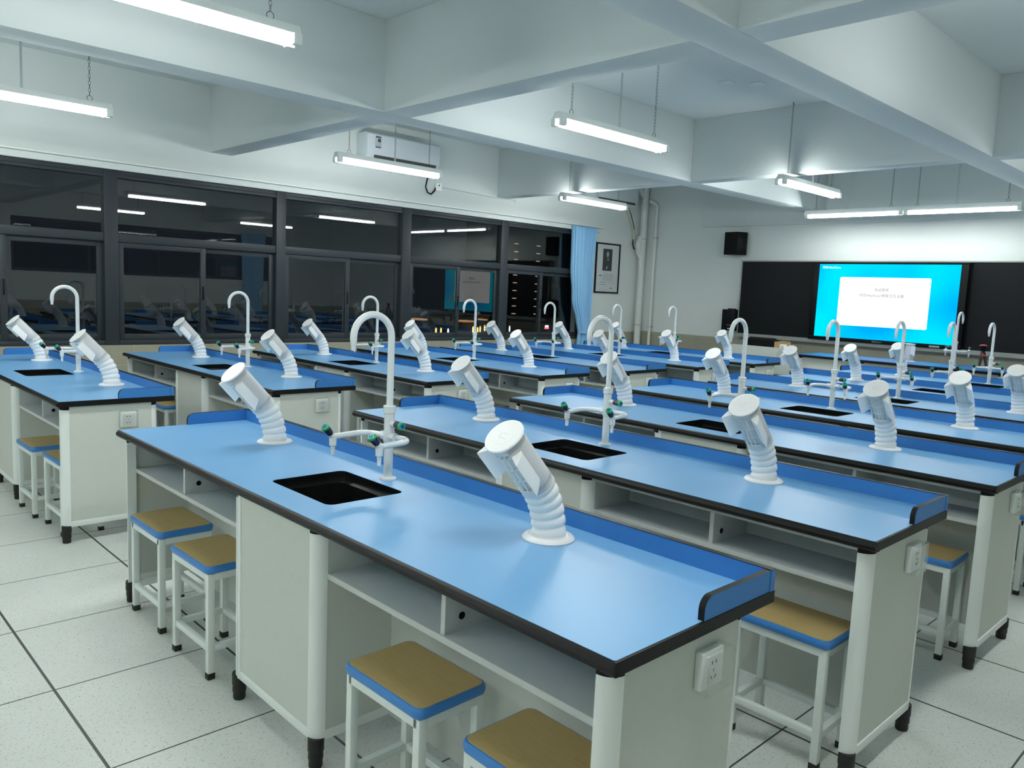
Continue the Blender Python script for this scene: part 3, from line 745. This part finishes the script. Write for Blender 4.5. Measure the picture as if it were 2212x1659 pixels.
sp = thing('wall_speaker', 'black box speaker high on the wall left of the blackboard', 'speaker', (-6.235, YF, 2.31))
MB().prism([(-.150, -.215), (.075, -.235), (.150, -.10), (.12, -.03), (-.12, -.03)], XY, -.165, .16).build('cabinet', 'black', sp, bevel=.004)
MB().prism([(-.144, -.2165), (.070, -.236), (.0705, -.240), (-.1435, -.2205)], XY, -.155, .15).build('grille', 'mesh_black', sp)
MB().box(-.03, .03, -.05, 0, -.05, .05).build('bracket', 'black', sp)
MB().tube([(.03, -.10, -.16), (.03, -.08, -.20), (.05, -.02, -.235), (.06, -.008, -.25)], .005, 6).build('cable', 'cord', sp)
cb = thing('control_box', 'black box on the wall against the left end of the blackboard', 'box', (-6.255, YF, 1.19))
MB().box(-.105, .105, -.17, 0, -.155, .155).build('case', 'black', cb, bevel=.003)
MB().box(-.06, .06, -.10, -.05, .155, .170).build('top_knob', 'black', cb, bevel=.003)
MB().box(.00, .04, -.173, -.170, -.135, -.118).build('socket_mark', 'bezel_text', cb); MB().box(-.02, .06, -.173, -.170, -.075, -.070).build('seam_mark', 'tray', cb)

# teacher desk
dk = thing('teacher_desk', 'long blue-topped teacher desk before the blackboard', 'desk', (-3.40, 9.08, 0))
DX0, DX1, DZ = -1.10, 1.12, .87
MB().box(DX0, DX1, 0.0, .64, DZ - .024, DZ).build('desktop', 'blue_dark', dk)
MB().prism([(0.002, DZ - .002), (-.008, DZ - .012), (-.006, DZ - .030), (.02, DZ - .034), (.02, DZ - .024), (.002, DZ - .024)], lambda u, v, s: (s, u, v), DX0, DX1).box(DX1, DX1 + .006, 0, .64, DZ - .03, DZ - .001).box(DX0 - .006, DX0, 0, .64, DZ - .03, DZ - .001).build('edge_banding', 'black_edge', dk)
for a, b in ((DX0 + .06, -.36), (-.30, .42), (.48, DX1 - .06)):
    MB().box(a, b, .05, .065, .12, DZ - .045).build('front_panel', 'panel', dk); MB().box(a, b, .045, .07, DZ - .045, DZ - .026).build('front_rail', 'alu', dk)
for x in (DX0 + .03, -.33, .45, DX1 - .03):
    p_ = MB().box(x - .03, x + .03, .04, .10, .09, DZ - .046).build('post', 'alu', dk, bevel=.006)
    MB().box(x - .03, x + .03, .04, .10, DZ - .046, DZ - .026).build('cap', 'black', p_); MB().cyl((x, .07, 0), (x, .07, .09), .026, 12).build('foot', 'rubber', p_)
for x in (DX0 + .02, DX1 - .035): MB().box(x, x + .015, .10, .60, .0, DZ - .026).build('side_panel', 'panel', dk)
place_tap(-2.93, 9.66, DZ, PI, 'white lab tap on the teacher desk, its spout turned away from the class')
rh = make_hood(2, .012); rh.location = (-3.36, 9.50, DZ); rh.rotation_euler = (0, 0, 1.9)
rh['label'] = 'short upright white fume extractor pushed down into the teacher desk below the display'; rh['group'] = 'white fume extractor arms'
# phone tripod
tr = thing('mini_tripod', 'small black tripod with a red clamp standing on the teacher desk', 'tripod', (-2.60, 9.46, DZ)); tr.scale = (1.05, 1.05, 1.22)
bx_ = MB()
for a in (2.2, -.2, 4.6): bx_.tube([(.012 * math.cos(a), .012 * math.sin(a), .150), (.030 * math.cos(a), .030 * math.sin(a), .08), (.055 * math.cos(a), .055 * math.sin(a), .006)], [.012, .014, .011], 10)
bx_.build('leg_set', 'rubber', tr)
MB().lathe([(.012, .140), (.022, .150), (.030, .185), (.034, .196)], 16).build('head', 'black', tr)
MB().lathe([(.001, .212), (.022, .208), (.042, .199), (.036, .195), (.001, .195)][::-1], 16).build('clamp_pad', 'red', tr)
MB().box(-.004, .018, -.036, -.018, .085, .135).cyl((.005, -.028, .112), (.040, -.032, .110), .009, 10).build('clamp', 'red', tr, bevel=.003)
fm = MB()
for a in (2.2, -.2, 4.6): fm.lathe([(.009, 0), (.011, .004), (.010, .012)], 10, o=(.056 * math.cos(a), .056 * math.sin(a), 0))
fm.build('foot_pads', 'red', tr)

# multimedia console left of the desk
cs = thing('teaching_console', 'grey teaching console with perforated speaker holes left of the teacher desk', 'console', (-5.0, 9.02, 0))
MB().box(-.40, .455, 0, .02, .60, .925).build('front_panel', 'panel', cs)
MB().box(-.40, .455, .02, .60, .735, .755).build('top', 'panel', cs)
for x in (-.40, .435): MB().box(x, x + .02, .02, .60, .05, .735).build('side_panel', 'panel', cs)
for x in (-.37, .43): MB().box(x - .025, x + .025, .022, .07, 0, .60).build('leg', 'alu', cs, bevel=.004)
MB().box(-.38, .435, .30, .315, .06, .60).build('inner_panel', 'shelf', cs)
sg_ = MB()
for i in range(9):
    for j in range(13):
        u, v = (i - 4) * .0125, (j - 6) * .0125
        if (u / .048) ** 2 + (v / .078) ** 2 <= 1 and (i + j) % 2 == 0: sg_.cyl((.323 + u, -.0008, .82 + v), (.323 + u, .001, .82 + v), .0042, 6)
sg_.build('speaker_holes', 'black', cs)
cx = thing('cardboard_box', 'open brown cardboard box behind the grey console front', 'box', (-4.86, 9.42, .755))
MB().box(-.08, .08, -.06, -.056, 0, .225).box(-.08, .08, .056, .06, 0, .225).box(-.08, -.076, -.056, .056, 0, .225).box(.076, .08, -.056, .056, 0, .225).box(-.076, .076, -.056, .056, 0, .004).build('carton', 'card', cx)
MB().prism([(-.076, .226), (.076, .226), (.065, .238), (-.06, .238)], XZ, .056, .06).build('flap', 'card', cx)
wb = thing('paper_box', 'small white box standing before the brown carton on the console', 'box', (-4.755, 9.24, .755))
MB().box(-.034, .034, -.03, .03, 0, .205).build('carton', 'plastic', wb, bevel=.004); MB().box(-.020, .020, -.032, -.030, .150, .190).build('printed_patch', 'paper', wb)
ch = thing('office_chair', 'black mesh office chair behind the grey teaching console', 'chair', (-5.42, 9.92, 0))
MB().prism(rrect(-.22, .22, .52, .995, .05, 5), XZ, .0, .025).build('backrest_frame', 'black', ch, bevel=.004)
MB().prism(rrect(-.185, .185, .56, .965, .03, 4), XZ, -.004, 0.0).build('backrest_mesh', 'mesh_black', ch)
MB().box(-.23, .23, .03, .48, .43, .48).build('seat', 'mesh_black', ch, bevel=.02)
MB().box(-.03, .03, .01, .06, .40, .60).build('back_bracket', 'black', ch)
MB().cyl((0, .25, .10), (0, .25, .43), .025, 12).build('gas_post', 'black', ch)
st_ = MB()
for i in range(5):
    a = 2 * PI * i / 5; st_.tube([(0, .25, .09), (.26 * math.cos(a), .25 + .26 * math.sin(a), .065)], [.022, .015], 8); st_.cyl((.26 * math.cos(a) - .012, .25 + .26 * math.sin(a), .028), (.26 * math.cos(a) + .012, .25 + .26 * math.sin(a), .028), .028, 12)
st_.build('star_base', 'black', ch)

# ------------------------------------------------------------------ left wall furnishings
# air conditioners
def make_ac():
    t = thing('air_conditioner', 'x', 'air conditioner')
    prof = [(0, 0), (0, .31), (.20, .31), (.225, .29), (.232, .20), (.225, .07), (.19, .015), (.10, 0)]
    MB().prism(prof, lambda u, v, s: (u, s, v), -.52, .52).build('casing', 'ac', t, bevel=.004, angle=40)
    MB().prism([(.2285, .028), (.236, .060), (.232, .062), (.224, .030)], lambda u, v, s: (u, s, v), -.43, .46).build('louvre', 'vent', t)
    return t
ac1 = make_ac(); ac1.location = (XW, 5.62, 2.885); ac1['label'] = 'white wall air conditioner with a blue sticker above the windows'; ac1['group'] = 'wall air conditioners'
ac2 = copy_tree(ac1); ac2.location = (XW, 9.58, 2.86); ac2['label'] = 'white wall air conditioner near the corner above the framed portrait'
stk = MB(); stk.box(.2325, .2335, -.42, -.335, .14, .275, 0); stk.box(.2335, .2340, -.415, -.34, .255, .272, 1); stk.box(.2335, .2340, -.415, -.34, .16, .205, 0); stk.box(.2335, .2340, -.415, -.34, .143, .156, 1); stk.box(.2335, .2340, -.385, -.345, .21, .245, 2)
stk.build('energy_sticker', ['plastic', 'sticker', 'ink'], ac1)
MB().tube([(.05, .50, .01), (.05, .47, -.10), (.04, .46, -.18), (.03, .50, -.24), (.02, .565, -.255), (.012, .62, -.21), (.012, .645, -.16)], .009, 8).build('drain_hose', 'black', ac1)
sb = thing('socket_box', 'small white wall socket below the sticker air conditioner', 'socket', (XW, 6.30, 2.735))
MB().box(0, .03, -.045, .045, -.05, .045).build('case', 'plastic', sb, bevel=.004)
MB().box(.03, .032, -.008, .008, .005, .025).build('socket_holes', 'ink', sb)
MB().tube([(.004, .05, .0), (.004, 1.0, -.025), (.004, 1.35, -.02), (.004, 1.36, -.05)], .006, 6).build('conduit', 'cord', sb)
hz = thing('refrigerant_hose', 'taped pale hose curving down the wall below the corner air conditioner', 'hose', (XW, 10.10, 0))
MB().tube([(.05, -.03, 2.86), (.045, .03, 2.80), (.04, .10, 2.70), (.04, .16, 2.58), (.035, .20, 2.45), (.03, .21, 2.36), (-.005, .20, 2.31)], .020, 10).build('wrapped_hose', 'wrap', hz)
MB().tube([(.065, .0, 2.84), (.066, .06, 2.76), (.062, .13, 2.63), (.06, .17, 2.54)], .006, 6).build('black_wire', 'black', hz)
MB().lathe([(.05, 0), (.045, .012), (.03, .016)], 16, o=(0, .12, 2.30), ax=(1, 0, 0)).build('wall_rose', 'pipe', hz)
sw = thing('switch_box', 'grey white switch box with a black looped cable by the corner pipes', 'switch box', (XW, 10.42, 2.36))
MB().box(0, .06, -.04, .04, -.085, .085).build('case', 'pipe', sw, bevel=.005); MB().box(.06, .063, .0, .02, -.02, .03).build('toggle', 'black', sw)
MB().tube([(.03, -.13, .03), (.03, -.13, -.05), (.03, -.10, -.115), (.03, -.05, -.13), (.03, -.01, -.11), (.03, .0, -.08)], .009, 8).build('looped_cable', 'black', sw)
# corner pipes
dp_ = thing('drain_pipe', 'thick white drain pipe in the far left corner', 'pipe', (-7.93, 10.43, 0))
dp_b = MB().cyl((0, 0, .0), (0, 0, ZC), .054, 20); dp_b.build('pipe_run', 'pipe', dp_)
fit = MB()
for z0_, z1_ in ((.55, .66), (2.86, 2.95), (2.36, 2.42)): fit.cyl((0, 0, z0_), (0, 0, z1_), .061, 20)
fit.tube([(0, 0, 2.10), (-.03, -.05, 2.20), (-.04, -.06, 2.32), (-.02, -.02, 2.44)], [.05, .056, .056, .05], 14)
fit.tube([(0, 0, 3.05), (-.03, -.07, 3.14), (-.06, -.15, 3.22)], .045, 14); fit.build('fitting', 'pipe', dp_)
clm = MB()
for z in (1.02, 2.40): clm.torus((0, 0, z), (0, 0, 1), .058, .006, 18, 6)
clm.build('pipe_clamp', 'tray', dp_)
tp = thing('thin_pipe', 'thin white pipe beside the thick drain pipe in the corner', 'pipe', (-7.72, 10.47, 0))
MB().cyl((0, 0, 0), (0, 0, 2.93), .024, 14).tube([(0, 0, 2.93), (-.02, -.01, 2.955), (-.12, -.03, 3.0)], .024, 12).build('pipe_run', 'pipe', tp)
clm = MB()
for z in (1.00, 2.42): clm.torus((0, 0, z), (0, 0, 1), .028, .005, 14, 6); clm.box(.024, .05, -.008, .03, z - .006, z + .006)
clm.build('pipe_clamp', 'tray', tp)
# framed portrait
pf = thing('framed_portrait', 'black framed poster with an old portrait photo and small text', 'picture', (XW, 9.71, 1.895), 0)
hy, hz_ = .292, .388
fr = MB(); 
for a, b, c_, d_ in ((-hy, hy, hz_ - .022, hz_), (-hy, hy, -hz_, -hz_ + .022), (-hy, -hy + .022, -hz_ + .022, hz_ - .022), (hy - .022, hy, -hz_ + .022, hz_ - .022)): fr.box(0, .022, a, b, c_, d_)
fr.build('frame', 'black', pf)
ppr = MB().box(.004, .010, -hy + .02, hy - .02, -hz_ + .02, hz_ - .02).build('print', 'paper', pf)
px_ = .0104
MB().box(.010, px_, -.120, .105, -.040, .300).build('photograph', 'photo', ppr)
def poly_yz(pts, x0, x1): return MB().prism(pts, lambda u, v, s: (s, u, v), x0, x1)
body = MB()
pts_head = [(.000 + .030 * math.cos(a) - .005, .215 + .045 * math.sin(a)) for a in [2 * PI * i / 18 for i in range(18)]]
body.prism(pts_head, lambda u, v, s: (s, u, v), px_, px_ + .0003)
body.prism([(-.012, .150), (.020, .155), (.012, .105)], lambda u, v, s: (s, u, v), px_, px_ + .0003)
body.prism([(-.040, .005), (-.018, .020), (.000, .045), (.004, .040), (-.004, .018), (.004, .010), (-.004, .004), (-.002, -.010), (-.030, -.012)], lambda u, v, s: (s, u, v), px_, px_ + .0003)
body.build('sitter', 'photo_light', ppr)
tx = MB(); rr_ = random.Random(3)
for i in range(8):
    z = -.085 - .0145 * i; y = -.105 if i not in (0,) else -.08
    while y < .155:
        ln_ = rr_.uniform(.010, .03)
        if y + ln_ < .160: tx.box(.010, px_, y, y + ln_, z - .0016, z + .0016)
        y += ln_ + .006
for y in [-.19 + .016 * i for i in range(4)]: tx.box(.010, px_, y, y + .011, -.128, -.108)
for row, ys in ((-.222, [-.14 + .027 * i for i in range(5)] + [.02 + .027 * i for i in range(6)]), (-.256, [-.195 + .027 * i for i in range(7)])):
    for y in ys: tx.box(.010, px_, y, y + .004 + rr_.random() * .008, row - .006, row + .006)
tx.box(.010, px_, .09, .14, -.312, -.300); tx.box(.010, px_, -.19, .145, -.3345, -.333); tx.build('small_print', 'ink', ppr)
# curtain
ct = thing('curtain', 'pale blue curtain tied back at the end of the window wall', 'curtain', (XW + .075, 9.13, 0))
def curtain_mesh(profile, folds, depth, seed, n=150, thick=.004):
    """profile: list of (z, y_left, y_right); wavy pleated cloth"""
    rd = random.Random(seed); ph_ = [rd.uniform(-.5, .5) for _ in range(folds + 2)]; vs = []; fs = []
    zs = []
    for (z0_, a0, b0), (z1_, a1, b1) in zip(profile[:-1], profile[1:]):
        m_ = max(2, int(abs(z1_ - z0_) / .06))
        for i in range(m_):
            f = i / m_; s_ = f * f * (3 - 2 * f); zs.append((z0_ + (z1_ - z0_) * f, a0 + (a1 - a0) * s_, b0 + (b1 - b0) * s_))
    zs.append(profile[-1])
    for z, a, b in zs:
        k_ = max(.25, min(1.0, (b - a) / .55))
        for i in range(n + 1):
            u = i / n; w = 2 * abs(math.sin(PI * folds * u + .9 * math.sin(5 * u + z * .5) + seed)) ** .65 - 1 + .25 * math.sin(2 * PI * folds * 1.7 * u + z * .9)
            y = a + (b - a) * u + .25 * (b - a) / folds * math.sin(2 * PI * folds * u * 1.0 + 1 + z * .4)
            vs.append((depth * (.55 + .45 * k_) * w, y, z))
    m_ = n + 1
    for i in range(len(zs) - 1):
        for j in range(n): fs.append((i * m_ + j, i * m_ + j + 1, (i + 1) * m_ + j + 1, (i + 1) * m_ + j))
    return MB().add(vs, fs)
cm = curtain_mesh([(2.475, -.365, .175), (2.36, -.355, .150), (1.9, -.345, .125), (1.4, -.29, .125), (1.05, -.16, .135), (.90, -.105, .125), (.80, -.12, .12), (.35, -.15, .15)], 9, .036, 2)
co = cm.build('cloth', 'curtain', ct, angle=180); md = co.modifiers.new('thickness', 'SOLIDIFY'); md.thickness = .003
MB().tube([(.045, -.115, .90), (.055, .01, .885), (.045, .130, .90)], .012, 8).build('tie_band', 'curtain', ct)
rl = MB().box(XW, XW + .10, -.6, 9.50, 2.486, 2.502).build('curtain_rail', 'fixture', None, bevel=.003); tag(rl, 'long white curtain rail above the window wall', 'curtain rail')
# curtain on the opposite wall (mirrored in the glass)
c2 = thing('curtain', 'pale blue curtain drawn aside on the right wall, seen mirrored in the glass', 'curtain', (XR - .08, 8.45, 0))
cm = curtain_mesh([(2.55, -.30, .30), (1.9, -.27, .27), (.95, -.25, .25), (.30, -.25, .25)], 9, .022, 5, 90)
co = cm.build('cloth', 'curtain', c2, angle=180); md = co.modifiers.new('thickness', 'SOLIDIFY'); md.thickness = .003
# ceiling plates
for i, (x, y) in enumerate(((-3.93, 6.22), (-3.74, 6.42))):
    o = MB().box(x - .055, x + .055, y - .055, y + .055, ZC - .008, ZC).build('ceiling_plate', 'paint', None, bevel=.003)
    tag(o, ['small square blank plate on the ceiling, left of the two', 'small square blank plate on the ceiling, right of the two'][i], 'ceiling plate', 'blank ceiling plates')

# ------------------------------------------------------------------ night outside
gnd = MB().box(-260, -8.6, -60, 260, -9.2, -9.0).build('ground', 'night_wall'); tag(gnd, 'dark ground far below the windows', 'ground', kind='structure')
tw = thing('apartment_tower', 'dark tower block outside with two columns of lit slit windows', 'building', (-88, 86.5, -9))
MB().box(-6, 0, -7, 4.6, 0, 30).build('wall', 'night_wall', tw)
for col_y in (84.4, 89.2):
    for kz in range(10):
        z = 8.8 - 2.37 + 2.37 - kz * 1.18 - (0 if kz < 3 else .0)
        MB().box(0, .05, col_y - 86.5 - .42, col_y - 86.5 + .42, z + 9 - .07, z + 9 + .07).build('lit_window', 'winlit', tw)
tw2 = thing('banded_tower', 'black tower block with horizontal balcony bands beside the curtain', 'building', (-90, 95.2, -9))
MB().box(-6, 0, -2.6, 6, 0, 32).build('wall', 'night_wall', tw2)
bd = MB()
for kz in range(16): bd.box(0, .5, -2.6, 6, kz * 1.9 + 1, kz * 1.9 + 1.8)
bd.build('balcony_bands', 'frame', tw2)
lamp_spots = [(-88, 71.6, -4.6, 'white'), (-88, 76.3, -4.3, 'o'), (-88, 77.2, -4.4, 'o'), (-88, 77.7, -4.25, 'o'), (-88, 78.6, -4.1, 'o'), (-88, 83.7, -4.2, 'white'), (-88, 69.4, -4.5, 'o'), (-88, 70.3, -4.5, 'o')]
lampnames = ['bright white street lamp outside among the orange ones', 'orange street lamp outside, leftmost of the group under the lit canopies', 'orange street lamp outside, second of the group', 'orange street lamp outside, third of the group', 'orange street lamp outside, rightmost of the group', 'small white street lamp outside below the tower', 'orange street lamp outside just left of the bright white one', 'orange street lamp outside touching the bright white one']
for (x, y, z, kd), lb in zip(lamp_spots, lampnames):
    t = thing('street_lamp', lb, 'street lamp', (x, y, -9), 0, 'street lamps in the night outside')
    MB().cyl((0, 0, 0), (0, 0, z + 9 - .4), .07, 8).build('pole', 'night_wall', t)
    MB().lathe([(.02, -.5), (.11, -.3), (.12, .2), (.05, .5)], 10, o=(0, 0, z + 9)).build('lantern', 'winwhite' if kd == 'white' else 'sodium', t)
M['canopy'] = emis('canopy_light', (1.0, 0.5, 0.22), 0.3)
for (y, z, w_), lb in zip(((67.5, -2.9, .9), (75.9, -3.1, 1.2), (79.9, -2.85, .7)), ('orange lit canopy outside, leftmost of three', 'widest orange lit canopy outside, middle of three', 'small orange lit canopy outside, rightmost of three')):
    t = thing('lit_canopy', lb, 'canopy', (-88.5, y, -9), 0, 'lit canopies outside')
    MB().box(-2, 0, -w_ * .8, w_ * .8, z + 9 - .11, z + 9 + .11).build('fascia', 'canopy', t); MB().box(-2, -.2, -w_, w_, 0, z + 9 - .18).build('wall', 'night_wall', t)
t = thing('shop_sign', 'red and white lit sign outside below the banded tower', 'sign', (-88, 92.0, -3.9))
MB().box(-.1, 0, -.45, .45, -.30, -.02).build('red_panel', 'redsign', t); MB().box(-.1, 0, -.35, .35, -.02, .3).build('white_panel', 'winwhite', t); MB().cyl((-.05, 0, -5.1), (-.05, 0, -.3), .06, 8).build('post', 'night_wall', t)
